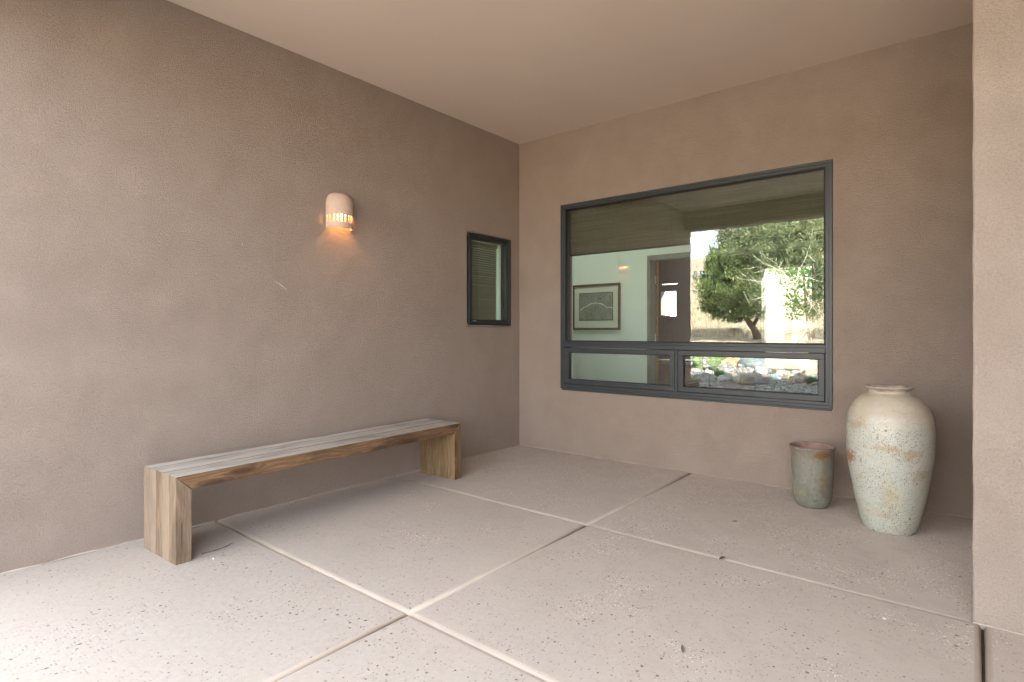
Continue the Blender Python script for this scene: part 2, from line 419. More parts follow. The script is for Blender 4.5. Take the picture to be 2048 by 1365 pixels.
# interior walls
def hole_lining(h, g): return (h[0]-g, h[1]+g, h[2]-g, h[3]+g)
bm = grid_wall('y', .2, .215, [-3.3, 6.6], [0, 2.8], [(wx0+.0, wx1-.0, wz0, wz1)])
fin('interior_wall', bm, 'mint', house)
bm = grid_wall('x', -.255, -.24, [-4.4, .2], [0, 2.8], [(sy0, sy1, sz0, sz1)])
fin('interior_wall', bm, 'mint', house)
YI = 2.0
lab(B('interior_wall', 'mint', house, (-3.3, YI, 0, .49, YI+.13, 2.75)), 'pale green room wall behind the big window')
lab(B('interior_wall', 'mint', house, (.49, YI, 2.12, 1.05, YI+.13, 2.75)), 'pale green wall over the doorway')
B('interior_wall', 'dark_room', house, (1.0501, YI+.001, 2.12, 6.6, YI+.13, 2.75))  # rest of the wall over the doorway, coloured dark to read as shade
bm = grid_wall('y', 3.97, 4.12, [.45, 6.6], [0, 2.75], [(1.32, 1.975, .66, 2.12)])
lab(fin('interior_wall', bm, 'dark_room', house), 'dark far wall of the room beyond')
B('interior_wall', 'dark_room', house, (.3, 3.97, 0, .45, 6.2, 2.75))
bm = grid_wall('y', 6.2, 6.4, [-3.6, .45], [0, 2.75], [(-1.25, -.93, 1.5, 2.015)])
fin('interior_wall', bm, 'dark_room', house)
bm = grid_wall('x', -3.6, -3.4, [-4.6, 6.2], [-.15, 3.55], [(-3.6, -.6, .8, 2.4)])
lab(fin('wall', bm, 'far_stucco', house), 'outer end wall of the house')
B('wall', 'far_stucco', house, (-3.4, YB0, -.15, -.242, YB0+.2, 3.55))
bm = grid_wall('x', 6.6, 6.8, [YP+.25, 4.12], [-.15, 3.55], [(.35, 1.9, .3, 2.6)])  # hole is an unseen side opening, added to let daylight into the room
lab(fin('wall', bm, 'far_stucco', house), 'outer side wall of the house')
fin('wall', grid_wall('y', 4.121, 4.2, [.451, 6.8], [-.15, 3.53], [(1.32, 1.975, .66, 2.12)]), 'far_stucco', house)
B('wall', 'white_wall', house, (.4515, 4.201, -.15, .50, 5.62, 3.53))
B('ceiling', 'mint', house, (-3.4, .215, 2.75, sky0[0], 2.0, 2.8), (sky0[1], .215, 2.75, 6.6, 2.0, 2.8), (sky0[0], .215, 2.75, sky0[1], sky0[2], 2.8), (sky0[0], sky0[3], 2.75, sky0[1], 2.0, 2.8))
B('ceiling', 'mint', house, (-3.4, -4.4, 2.75, -.256, .2, 2.8))
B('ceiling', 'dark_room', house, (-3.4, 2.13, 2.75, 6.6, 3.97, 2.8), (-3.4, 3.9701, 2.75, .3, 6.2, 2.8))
bm = grid_wall('z', 2.8, 3.6, list(sky0[:2]), list(sky0[2:]), [])
bm.free()
bm = bmesh.new()
a, b, c, d = sky0
box(bm, a-.05, c-.05, 2.801, a, d+.05, 3.53); box(bm, b, c-.05, 2.801, b+.05, d+.05, 3.53)
box(bm, a, c-.05, 2.801, b, c, 3.53); box(bm, a, d, 2.801, b, d+.05, 3.53)
fin('added_light_shaft', bm, 'mint', house)  # lines the added roof opening that lights the room
B('interior_floor', 'int_floor', house, (-3.4, .215, -.1, 6.6, 3.97, .015), (-3.4, 3.9701, -.1, .3, 6.2, .015), (-3.4, -4.4, -.1, -.256, .2, .015))
# door jamb, door leaf seen on edge, hinges
B('door_jamb', plain('jamb_paint', (.16, .17, .15), .6), house, (.49, YI-.012, 0, .53, YI+.145, 2.16), (.53, YI-.012, 2.10, 3.3, YI+.145, 2.16))
dl = B('door', 'door_wood', house, (-.33, YI+.148, .02, .556, YI+.188, 2.09))
for z in (.42, 1.12, 1.86):
    B('hinge', 'hinge', dl, (.5305, YI+.12, z-.05, .541, YI+.1475, z+.05), bevel=.003)

# ---- large window
bm = bmesh.new()
g = .0015
X0, X1, Z0, Z1 = wx0+g, wx1-g, wz0+g, wz1-g
TR0, TR1 = 1.040, 1.100      # transom
ring(bm, 'y', -.010, .012, X0, X1, Z0, Z1, .022)
ring(bm, 'y', -.004, .10, X0+.0222, X1-.0222, Z0+.0222, Z1-.0222, .024)
box(bm, X0+.0464, -.0125, TR0, X1-.0464, .098, TR1-.022)
box(bm, X0+.0466, -.004, TR1-.0218, X1-.0466, .10, TR1)
box(bm, 1.716, -.009, Z0+.0464, 1.742, .097, TR0-.0003)
win = lab(fin('window', bm, 'frame', house, bevel=.002, seg=2), 'large dark framed picture window over two awning lights')
ix0, ix1 = X0+.0466, X1-.0466
lab(B('pane', 'glass', win, (ix0, .018, TR1+.001, ix1, .024, Z1-.0468)), 'large upper window pane')
bm = bmesh.new(); ring(bm, 'y', .004, .030, ix0+.0005, ix1-.0005, TR1+.0005, Z1-.047, .010)
fin('glazing_bead', bm, 'rubber', win, bevel=.002)
for a, b in ((ix0+.004, 1.712), (1.746, ix1-.004)):
    bm = bmesh.new(); zb, zt = Z0+.0504, TR0-.004
    ring(bm, 'y', -.007, .045, a, b, zb, zt, .042)
    s = fin('sash', bm, 'frame', win, bevel=.0025, seg=2)
    bm = bmesh.new(); ring(bm, 'y', .006, .03, a+.0422, b-.0422, zb+.0422, zt-.0422, .006)
    fin('gasket', bm, 'rubber', s)
    B('pane', 'glass', s, (a+.0482, .018, zb+.0482, b-.0482, .024, zt-.0482))
bm = bmesh.new(); box(bm, wx0+.02, -.016, wz0-.012, wx1-.004, -.002, wz0+.0015)
fin('sill', bm, 'frame', win, bevel=.003)

# ---- small window in the left wall
bm = bmesh.new()
ring(bm, 'x', -.012, .010, sy0+g, sy1-g, sz0+g, sz1-g, .020)
ring(bm, 'x', -.10, .003, sy0+.0217, sy1-.0217, sz0+.0217, sz1-.0217, .012)
w2 = lab(fin('window', bm, 'frame_black', house, bevel=.002), 'small dark framed window near the corner')
bm = bmesh.new(); ring(bm, 'x', -.06, -.006, sy0+.035, sy1-.035, sz0+.035, sz1-.035, .022)
s2 = fin('sash', bm, 'frame_black', w2, bevel=.003)
B('pane', 'glass_dark', s2, (-.036, sy0+.0571, sz0+.0571, -.030, sy1-.0571, sz1-.0571))
B('latch', 'steel', s2, (-.004, sy0+.06, sz0+.038, .006, sy0+.11, sz0+.046), bevel=.002)
B('liner', 'mint', w2, (-.238, sy1-.036, sz0+.03, -.102, sy1-.004, sz1-.03))

# blind behind the small window
bl = empty('window_blind', 'closed beige slat blind behind the small left window', 'blind', (-.15, (sy0+sy1)/2, sz1-.04))
bm = bmesh.new()
n = 34; h = (sz1-sz0-.1)/n
for i in range(n):
    z = -.045-i*h
    v = [bm.verts.new(p) for p in ((-.009, -.285, z), (.009, -.285, z-h*1.04), (.009, .262, z-h*1.04), (-.009, .262, z))]
    bm.faces.new(v)
o = fin('slats', bm, 'slats', bl); md = o.modifiers.new('s', 'SOLIDIFY'); md.thickness = .001
B('head_rail', 'slats', bl, (-.02, -.285, -.04, .02, .262, -.005))
B('cord', 'slats', bl, (.012, -.19, -(sz1-sz0-.07), .014, -.187, -.04), (.012, .145, -(sz1-sz0-.07), .014, .148, -.04))
# woven shade behind the big window
sh = empty('woven_shade', 'dark olive woven roman shade half lowered behind the big window', 'window shade', (1.74, .13, 2.43))
bm = bmesh.new()
for i in range(9):   # shallow horizontal folds
    z1, z0 = -.002-i*.051, -.002-(i+1)*.051
    y = .004*(i % 2)
    v = [bm.verts.new(p) for p in ((-1.2, y, z1), (1.16, y, z1), (1.16, .004*((i+1) % 2), z0), (-1.2, .004*((i+1) % 2), z0))]
    bm.faces.new(v)
bmesh.ops.remove_doubles(bm, verts=bm.verts, dist=1e-4)
o = fin('shade_cloth', bm, 'woven', sh); md = o.modifiers.new('s', 'SOLIDIFY'); md.thickness = .003
B('bottom_bar', 'rubber', sh, (-1.2, -.008, -.475, 1.16, .014, -.458), bevel=.003)

# ---- things seen inside
def map_mat():
    m = NT('engraved_map'); co = m.coord()
    v = m.voro(co, 34, 'DISTANCE_TO_EDGE'); v2 = m.voro(co, 110, 'DISTANCE_TO_EDGE')
    k = m.math('MAXIMUM', m.ramp(v, .02, .07, .9, 0), m.math('MULTIPLY', m.ramp(v2, .03, .12, .8, 0), m.ramp(m.noise(co, 7, 3), .38, .55)))
    s = m.sep(co)
    riv = m.math('SUBTRACT', m.math('ADD', s[2], m.math('MULTIPLY', m.math('SUBTRACT', m.noise(co, 9, 2), .5), .10)), m.math('MULTIPLY', m.math('SINE', m.math('MULTIPLY', m.math('ADD', s[0], .16), 9)), .05))
    rv = m.ramp(m.math('ABSOLUTE', riv), .005, .009, 1, 0)
    c = m.mix(k, (.27, .29, .24), (.06, .07, .055))
    c = m.mix(rv, c, (.55, .57, .5))
    return m.done(c, .5)
M['map'] = map_mat()
pf = empty('framed_map', 'framed engraved map in a dark wood frame on the pale green room wall', 'picture', (-.26, YI, 1.53))
bm = bmesh.new(); ring(bm, 'y', -.028, -.001, -.37, .37, -.31, .31, .028); fin('frame', bm, 'bronze_wood', pf, bevel=.004)
B('mat', 'matboard', pf, (-.341, -.012, -.281, .341, -.002, .281))
bm = bmesh.new(); box(bm, -.265, -.0155, -.185, .265, -.0125, .195); pr = fin('map_print', bm, 'map', pf)
bm = bmesh.new(); ring(bm, 'y', -.0172, -.0158, -.262, .262, -.182, .192, .006); fin('border', bm, 'rubber', pr)

ki = empty('kitchen_island', 'dark wood kitchen island with granite top through the doorway', 'counter', (.75, 2.75, -.075))
B('cabinet', 'cab_wood', ki, (-.55, -.3, 0, .75, .3, .84), bevel=.004)
B('countertop', 'granite', ki, (-.62, -.37, .841, .82, .37, .885), bevel=.006)
for x in (-.2, .2):
    B('drawer_front', 'cab_wood', ki, (x-.17, -.318, .6, x+.17, -.301, .8), bevel=.003)
fr = empty('tall_cabinet', 'tall reddish wood cabinet standing in the dark kitchen', 'cabinet', (-.53, 4.5, .015))
B('carcass', 'cab_wood', fr, (-.22, -.3, 0, .1, .3, 1.46), bevel=.004)
B('door', 'door_wood', fr, (-.20, -.322, .05, .08, -.301, 1.42), bevel=.004)
lt = empty('strip_light', 'slim bright strip light hanging in the dark kitchen', 'ceiling light', (-.53, 5.0, 2.04))
B('housing', 'frame', lt, (-.14, -.03, .012, .14, .03, .035), (-.12, -.004, .035, -.11, .004, .7), (.11, -.004, .035, .12, .004, .7))
B('diffuser', emit('strip_glow', (1, .93, .8), .35), lt, (-.135, -.025, 0, .135, .025, .0115))
# courtyard wall beyond the far room
tag(B('courtyard_wall', 'white_wall', None, (.502, 5.6, -.2, 7, 5.8, 2.6), bevel=.02), 'pale courtyard wall seen through the far room window', 'wall')

# ---- sconce
def sconce():
    s = empty('wall_sconce', 'half round clay wall sconce with a row of slots, glowing warm above the bench', 'wall light', (0, -2.19, 1.97))
    Rr, cyl, dome = .1045, .178, .088
    ncell = 12; sub = 5; A = ncell*sub
    zs = [0, .022, .042, .050, .088, .096, .12, .15, cyl]
    rows = [(Rr, z) for z in zs]
    for k in range(1, 11):
        a = k/10*math.pi/2
        rows.append((Rr*math.cos(a)**.62 if k < 10 else 0.0, cyl+dome*math.sin(a)))
    bm = bmesh.new(); V = []
    for r, z in rows:
        V.append([bm.verts.new((max(r*math.sin(math.pi*i/A), .0), -r*math.cos(math.pi*i/A), z)) for i in range(A+1)])
    for j in range(len(rows)-1):
        for i in range(A):
            c = i % sub
            slot = (c in (2, 3) and 2 <= j <= 4)
            if slot: continue
            bm.faces.new((V[j][i], V[j][i+1], V[j+1][i+1], V[j+1][i]))
    bmesh.ops.remove_doubles(bm, verts=bm.verts, dist=1e-4)
    o = fin('lamp_shade', bm, 'terracotta', s, smooth=True)
    md = o.modifiers.new('s', 'SOLIDIFY'); md.thickness = .0075; md.offset = 0
    b = o.modifiers.new('b', 'BEVEL'); b.width = .002; b.segments = 2; b.angle_limit = R(50)
    B('back_plate', 'terracotta', s, (.0005, -.06, .03, .006, .06, .19))
    bm = bmesh.new(); bmesh.ops.create_uvsphere(bm, u_segments=20, v_segments=12, radius=.024)
    for v in bm.verts: v.co += Vector((.055, 0, .118))
    fin('bulb', bm, emit('bulb_glow', (1, .48, .14), BULB), s, smooth=True)
    bm = bmesh.new(); tube(bm, [(.055, 0, .14), (.055, 0, .185)], [.012, .014], 12); fin('socket', bm, 'rubber', s)
    return s
BULB = 19
sconce()

# ------------------------------------------------------------------ porch floor
def slab(bm, x0, y0, x1, y1, gx=.0014, rad=.021, drop=.008, hi=True):
    x0 += gx; y0 += gx; x1 -= gx; y1 -= gx
    prof = [(0, -.10), (0, -drop*1.6), (rad*.18, -drop*.75), (rad*.5, -drop*.28), (rad, -.0006), (rad*1.25, 0)]
    loops = []
    for o, z in prof:
        pts = []
        xs = [x0+o, x1-o]; ys = [y0+o, y1-o]
        loops.append([bm.verts.new(p) for p in ((xs[0], ys[0], z), (xs[1], ys[0], z), (xs[1], ys[1], z), (xs[0], ys[1], z))])
    for k, (a, b) in enumerate(zip(loops, loops[1:])):
        for i in range(4):
            f = bm.faces.new((a[i], a[(i+1) % 4], b[(i+1) % 4], b[i])); f.material_index = 1 if 1 <= k <= 3 else 0
            f.smooth = True
    bm.faces.new(loops[-1])
bm = bmesh.new()
xe = 3.746
xs = [-.05, 1.856, xe-.0035]; ys = [.05, -1.655, -3.083, -4.66]
for i in range(2):
    for j in range(3): slab(bm, xs[i], ys[j+1], xs[i+1], ys[j])
xs2 = [xe+.0035, 5.6, 7.3]; ys2 = [YP+.05, -3.083, -4.66]
for i in range(2):
    for j in range(2): slab(bm, xs2[i], ys2[j+1], xs2[i+1], ys2[j])
for j in range(4): slab(bm, 3.76+0*j, -4.66-(j+1)*1.6, 5.6, -4.66-j*1.6)
bmesh.ops.recalc_face_normals(bm, faces=bm.faces)
me = bpy.data.meshes.new('patio_floor'); bm.to_mesh(me); bm.free()
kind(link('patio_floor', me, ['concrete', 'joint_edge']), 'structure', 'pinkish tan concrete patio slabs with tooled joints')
kind(B('joint_filler', 'joint_dark', None, (0, -4.6, -.14, 7.3, -.002, -.019)), 'structure')
# lime line where stucco meets slab
def cove(name, pts, par):
    bm = bmesh.new(); prev = None; rnd = random.Random(3)
    (x0, y0), (x1, y1), (nx, ny) = pts
    N = 120
    for i in range(N+1):
        t = i/N; x = x0+(x1-x0)*t; y = y0+(y1-y0)*t
        w = .006+.006*mnoise.noise(Vector((x*5, y*5, 1))); h = .005+.006*mnoise.noise(Vector((x*7, y*7, 4)))
        row = [bm.verts.new((x+nx*.0004, y+ny*.0004, h)), bm.verts.new((x+nx*w*.45, y+ny*w*.45, h*.35)), bm.verts.new((x+nx*w, y+ny*w, .0004))]
        if prev:
            for k in range(2): bm.faces.new((prev[k], row[k], row[k+1], prev[k+1]))
        prev = row
    return fin(name, bm, 'caulk', par, smooth=True)
cove('wall_base', ((0, -4.55), (0, 0), (1, 0)), house)
cove('wall_base', ((0, 0), (W, 0), (0, -1)), house)
cove('wall_base', ((W, 0), (W, YP), (-1, 0)), house)
cove('wall_base', ((W, YP), (7, YP), (0, -1)), house)
# scuff on the left wall
bm = bmesh.new()
tube(bm, [(.002, -2.70, 1.545), (.0025, -2.655, 1.525), (.002, -2.615, 1.497), (.002, -2.595, 1.488)], [.0006, .002, .0016, .0005], 6)
o = fin('scuff', bm, plain('lime_scuff', (.62, .58, .50), .9), house); o['label'] = 'pale scratch in the stucco'

# ------------------------------------------------------------------ bench
def bench():
    root = empty('wooden_bench', 'long low bench of reclaimed planks, grey weathered top and orange front, against the left wall', 'bench', (.355, -3.525, 0), math.atan2(2.165, -.085))
    Lg, H, th, wd, nb = 2.167, .452, .078, .40, 5
    bw = wd/nb
    def prism(bm, poly, y0, y1, grain, mats, bid):
        """poly in (x,z); grain 'x' or 'z'; mats = (front, top/outer, inner)"""
        uvl = bm.loops.layers.uv.verify(); at = bm.faces.layers.float.get('board') or bm.faces.layers.float.new('board')
        rb = random.Random(bid*17+3); fac = rb.random(); off = rb.uniform(0, 9)
        a = [bm.verts.new((x, y0, z)) for x, z in poly]; b = [bm.verts.new((x, y1, z)) for x, z in poly]
        fs = [(bm.faces.new(a), mats[0]), (bm.faces.new(b[::-1]), mats[0])]
        n = len(poly)
        for i in range(n):
            j = (i+1) % n; fs.append((bm.faces.new((a[i], b[i], b[j], a[j])), mats[1][i]))
        for f, m in fs:
            f.material_index = m; f[at] = fac
            for l in f.loops:
                p = l.vert.co
                side = abs(f.normal.y) > .5 if f.normal.length else False
                if grain == 'x': u, v = p.x, p.z+p.y
                else: u, v = p.z, p.x+p.y
                l[uvl].uv = (u+off, v+off*1.7)
    mats = ['wood_front', 'wood_top', 'wood_leg', 'wood_in']
    def done(name, bm):
        bmesh.ops.recalc_face_normals(bm, faces=bm.faces)
        me = bpy.data.meshes.new(name); bm.to_mesh(me); bm.free()
        o = link(name, me, mats, root)
        b = o.modifiers.new('b', 'BEVEL'); b.width = .0022; b.segments = 2; b.limit_method = 'ANGLE'; b.angle_limit = R(30)
        return o
    e = .0008
    bm = bmesh.new()
    for k in range(nb):
        y0 = -wd/2+k*bw+.0018; y1 = y0+bw-.0036; dz = random.uniform(-.0018, .0018)
        prism(bm, [(e, H+dz), (Lg-e, H+dz), (Lg-th-e, H-th), (th+e, H-th)], y0, y1, 'x', (0, (1, 0, 3, 0)), 10+k)
    lab(done('seat', bm), 'weathered grey plank seat with orange brown front edge')
    for side in (0, 1):
        bm = bmesh.new()
        for k in range(nb):
            dx = random.uniform(-.001, .001)
            y0 = -wd/2+k*bw+.0006; y1 = y0+bw-.0012
            if side == 0: poly = [(0+dx, 0), (0+dx, H), (th, H-th-e*2), (th, 0)]; mm = (3, 3, 3, 2)
            else: poly = [(Lg+dx, H), (Lg+dx, 0), (Lg-th, 0), (Lg-th, H-th-e*2)]
            if side == 0: prism(bm, poly, y0, y1, 'z', (2 if k == 0 else 3, (2, 3, 3, 3)), 30+k)
            else: prism(bm, poly, y0, y1, 'z', (0, (2, 3, 3, 3)), 50+k)
        lab(done('leg', bm), 'near slab leg of pale worn boards' if side == 0 else 'far slab leg of amber boards')
    return root
bench()

# ------------------------------------------------------------------ jar and pot
j = empty('tall_jar', 'tall speckled pale celadon jar with rust stains and narrow flared rim, by the right pier', 'jar', (3.315, -.548, 0), R(0))
prof = [(.0, .004), (.09, .002), (.128, .0), (.1335, .006), (.1375, .0175), (.147, .0416), (.168, .122), (.1845, .202), (.198, .283), (.211, .363), (.2215, .443), (.2265, .516),
        (.228, .57), (.2265, .62), (.220, .684), (.206, .7245), (.184, .765), (.150, .802), (.125, .818), (.110, .828), (.1065, .836)]
def smoothprof(p, n=5):
    out = []
    for i in range(len(p)-1):
        p0 = p[max(i-1, 0)]; p1 = p[i]; p2 = p[i+1]; p3 = p[min(i+2, len(p)-1)]
        for k in range(n):
            t = k/n
            out.append(tuple(.5*((2*p1[c])+(-p0[c]+p2[c])*t+(2*p0[c]-5*p1[c]+4*p2[c]-p3[c])*t*t+(-p0[c]+3*p1[c]-3*p2[c]+p3[c])*t**3) for c in (0, 1)))
    out.append(p[-1]); return out
bm = bmesh.new(); lathe(bm, prof[:3]+smoothprof(prof[3:]), 96, .018, 2)
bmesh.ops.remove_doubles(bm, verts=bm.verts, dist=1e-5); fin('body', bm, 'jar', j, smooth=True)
bm = bmesh.new(); lathe(bm, smoothprof([(.1065, .835), (.109, .846), (.119, .853), (.1265, .858), (.1275, .863), (.123, .867), (.110, .866), (.098, .858), (.092, .84), (.10, .80), (.13, .76)], 4), 96, .012, 2)
fin('rim', bm, 'jar_rim', j, smooth=True)
p = empty('ceramic_pot', 'smaller open grey green glazed pot with rusty lip, left of the tall jar', 'pot', (2.85, -.335, 0), R(0))
prof = [(.0, .004), (.07, .002), (.088, .0), (.094, .004), (.104, .018), (.114, .042), (.122, .075), (.1275, .13), (.130, .20), (.1315, .28), (.133, .34), (.136, .37), (.1395, .392), (.1425, .402), (.1425, .409), (.1385, .4125)]
bm = bmesh.new(); lathe(bm, prof[:3]+smoothprof(prof[3:]), 80, .03, 9)
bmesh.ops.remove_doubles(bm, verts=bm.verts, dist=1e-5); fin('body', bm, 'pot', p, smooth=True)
bm = bmesh.new(); lathe(bm, smoothprof([(.1385, .4123), (.133, .4115), (.129, .406), (.125, .38), (.122, .30), (.119, .15), (.10, .04), (.0, .03)], 4), 80, .03, 9)
bmesh.ops.remove_doubles(bm, verts=bm.verts, dist=1e-5); fin('lining', bm, 'pot_in', p, smooth=True)

# ------------------------------------------------------------------ litter on the slabs
M['leaf'] = plain('dead_leaf', (.10, .06, .035), .8, .4, 40)
M['leaf_green'] = plain('faded_leaf', (.16, .16, .09), .8, .4, 40)
M['twig'] = plain('twig_bark', (.09, .065, .045), .9)
M['chip'] = plain('white_chip', (.8, .8, .78), .8)
def leaf(x, y, rz, ln, wd, label, m='leaf', group=None, curl=.5):
    bm = bmesh.new(); n = 7; rows = []
    for i in range(n):
        t = i/(n-1); w = wd*math.sin(math.pi*min(max(t, .02), .98))**.8
        rows.append([bm.verts.new(((t-.5)*ln, s*w, .0015+abs(s)*w*curl+.004*t*t)) for s in (-1, 0, 1)])
    for a, b in zip(rows, rows[1:]):
        for k in range(2): bm.faces.new((a[k], a[k+1], b[k+1], b[k]))
    o = fin('dry_leaf', bm, m, None); md = o.modifiers.new('s', 'SOLIDIFY'); md.thickness = .0006
    o.location = (x, y, .0005); o.rotation_euler = (0, 0, rz); return tag(o, label, 'leaf', group)
leaf(2.55, -1.02, .2, .034, .006, 'small dark curled leaf lying on the slab in front of the window wall')
leaf(2.69, -1.655, 1.2, .045, .010, 'brown crumpled leaf caught in the joint between slabs')
leaf(2.87, -2.61, 2.0, .05, .006, 'faded greenish leaf on the large front slab', 'leaf_green')
def twig(pts, label, r=.0016):
    bm = bmesh.new(); tube(bm, pts, [r]*(len(pts)-1)+[r*.4], 6); o = fin('twig', bm, 'twig'); return tag(o, label, 'twig')
twig([(.50, -3.37, .003), (.515, -3.30, .006), (.50, -3.24, .004), (.47, -3.19, .003)], 'thin curved twig on the floor beside the near bench leg', .0022)
twig([(.03, -3.30, .002), (.04, -3.23, .003), (.035, -3.17, .002)], 'short dark twig at the wall base under the bench')
twig([(.02, -3.95, .004), (.025, -3.85, .006), (.02, -3.72, .004)], 'pale grass stem along the wall base left of the bench', .0012)
for (x, y, lb) in ((.62, -3.36, 'white chip on the floor just right of the near bench leg'), (3.43, -1.86, 'white chip on the slab in front of the pier corner')):
    bm = bmesh.new(); rock_bm(bm, (0, 0, .002), .008, .005, .003, x, 2); o = fin('paint_chip', bm, 'chip'); o.location = (x, y, .001); tag(o, lb, 'chip')

# ------------------------------------------------------------------ ground outside
SP = [(-400, -.2), (0, -.12), (4.7, -.06), (8.5, -.03), (10.5, .12), (14, .45), (17, .68), (18, .72), (23, .74), (30, 1.1), (40, 2.2), (50, 3.9), (56, 4.9), (70, 6), (100, 8), (400, 10)]
def terr(x, y):
    s = -y
    for (a, za), (b, zb) in zip(SP, SP[1:]):
        if s <= b:
            z = za+(zb-za)*max(0, (s-a))/(b-a); break
    else: z = SP[-1][1]
    if s > 9: z += .05*mnoise.noise(Vector((x*.5, y*.5, 0)))*min(1, (s-9)/6)
    if s > 30: z += .35*mnoise.noise(Vector((x*.12, y*.12, 3)))
    if -2.0 < s < 10.4 and x > 3.5: z = min(z, -.12)
    return z
def ground_mat():
    m = NT('desert_ground'); co = m.coord(); s = m.sep(co)
    n = m.noise(co, .7, 5, .6); n2 = m.noise(co, 6, 5, .7)
    soil = m.mix(m.ramp(n2, .3, .7), (.42, .33, .24), (.56, .47, .36))
    grass = m.mix(m.ramp(m.noise(m.mapping(co, (5, 5, 1)), 1.5, 6, .75), .35, .65), (.38, .32, .23), (.62, .55, .44))
    far = m.ramp(m.math('ADD', m.math('MULTIPLY', s[1], -1), m.math('MULTIPLY', n, 4)), 25, 29)
    col = m.mix(far, soil, grass)
    grav = m.mix(m.ramp(m.voro(co, 30, out='Distance'), .2, .7), (.34, .34, .32), (.12, .125, .12))
    near = m.ramp(m.math('ADD', m.math('MULTIPLY', s[1], -1), n), 11, 13, 1, 0)
    col = m.mix(near, col, grav)
    return m.done(col, .95, m.bump(n2, .8, .05), .1)
M['ground'] = ground_mat()
bm = bmesh.new()
gx = [-400, -150, -80, -50]+[-40+i*1.25 for i in range(52)]+[30, 45, 80, 150, 400]
gy = [400, 150, 60, 20, 8, 4, 0, -3, -4.5]+[-4.75-i*.5 for i in range(14)]+[-12-i*1.2 for i in range(50)]+[-80, -110, -160, -250, -400]
rows = [[bm.verts.new((x, y, terr(x, y)-(.1 if (y > -4.7) else 0))) for x in gx] for y in gy]
for a, b in zip(rows, rows[1:]):
    for i in range(len(gx)-1): bm.faces.new((a[i], a[i+1], b[i+1], b[i]))
o = fin('ground', bm, 'ground', smooth=True); kind(o, 'structure', 'dry desert ground rising away from the porch')
# driveway strip
def strip(name, s0, s1, x0, x1, mat, lift):
    bm = bmesh.new(); prev = None; N = 60
    for i in range(N+1):
        x = x0+(x1-x0)*i/N; w = .4*math.sin(x*.15)
        row = [bm.verts.new((x, -(s0+(s1-s0)*k/6+w), terr(x, -(s0+(s1-s0)*k/6+w))+lift)) for k in range(7)]
        if prev:
            for k in range(6): bm.faces.new((prev[k], row[k], row[k+1], prev[k+1]))
        prev = row
    return fin(name, bm, mat, smooth=True)
M['drive'] = plain('driveway_gravel', (.50, .40, .29), .95, .2, 3, bumpd=.01, bscale=30)
kind(strip('driveway', 17.4, 23.2, -30, 16, 'drive', .03), 'structure', 'pale sandy driveway beyond the rock garden')

# cobbles
cols = [(.33, .34, .335), (.22, .24, .25), (.40, .385, .36), (.15, .16, .17), (.50, .50, .48), (.34, .27, .23)]
cm = []
for i, c in enumerate(cols): cm.append(plain('river_stone', c, .6, .25, 25, .4, bumpd=.001))
def cobbles(name, cnt, region, size, seed, mats):
    rnd = random.Random(seed); base = []
    b0 = bmesh.new(); bmesh.ops.create_icosphere(b0, subdivisions=1, radius=1)
    vs = [v.co.copy() for v in b0.verts]; fc = [[v.index for v in f.verts] for f in b0.faces]; b0.free()
    V = []; F = []; MI = []
    for i in range(cnt):
        x, y = region(rnd); s = size(rnd, x, y); sq = rnd.uniform(.45, .8); el = rnd.uniform(.65, 1)
        rz = rnd.uniform(0, 6.3); ca, sa = math.cos(rz), math.sin(rz); tl = rnd.uniform(-.4, .4)
        z = terr(x, y)+s*.25+rnd.uniform(0, .02); k0 = len(V)
        for v in vs:
            k = rnd.uniform(.9, 1.08); a, b, c = v.x*s*k, v.y*s*el*k, v.z*s*sq*k
            c, a = c*math.cos(tl)+a*math.sin(tl), a*math.cos(tl)-c*math.sin(tl)
            V.append((x+a*ca-b*sa, y+a*sa+b*ca, z+c))
        mi = min(len(mats)-1, int(rnd.random()**1.15*len(mats)))
        for f in fc: F.append([q+k0 for q in f]); MI.append(mi)
    me = bpy.data.meshes.new(name); me.from_pydata(V, [], F)
    o = link(name, me, mats); me.polygons.foreach_set('material_index', MI); me.polygons.foreach_set('use_smooth', [True]*len(F)); return o
def reg1(r):
    while True:
        y = -4.85-r.random()**.9*6.2; x = r.uniform(-4.2, 3.55)
        if x < 4.6+y*.35 + 1.6 and x > -.2+ (y+4.8)*.75 - .4: return x, y
o = cobbles('cobble_bed', 15000, reg1, lambda r, x, y: r.uniform(.012, .026)*(1+.09*(-y-4.8)), 5, cm)
kind(o, 'stuff', 'bed of small grey river cobbles beside the porch')
def reg2(r):
    return r.uniform(-3.6, 2.4), -r.uniform(8.8, 13.5)
o = cobbles('cobble_bed', 520, reg2, lambda r, x, y: r.uniform(.05, .12), 8, cm)
kind(o, 'stuff', 'larger river cobbles heaped round the boulders')
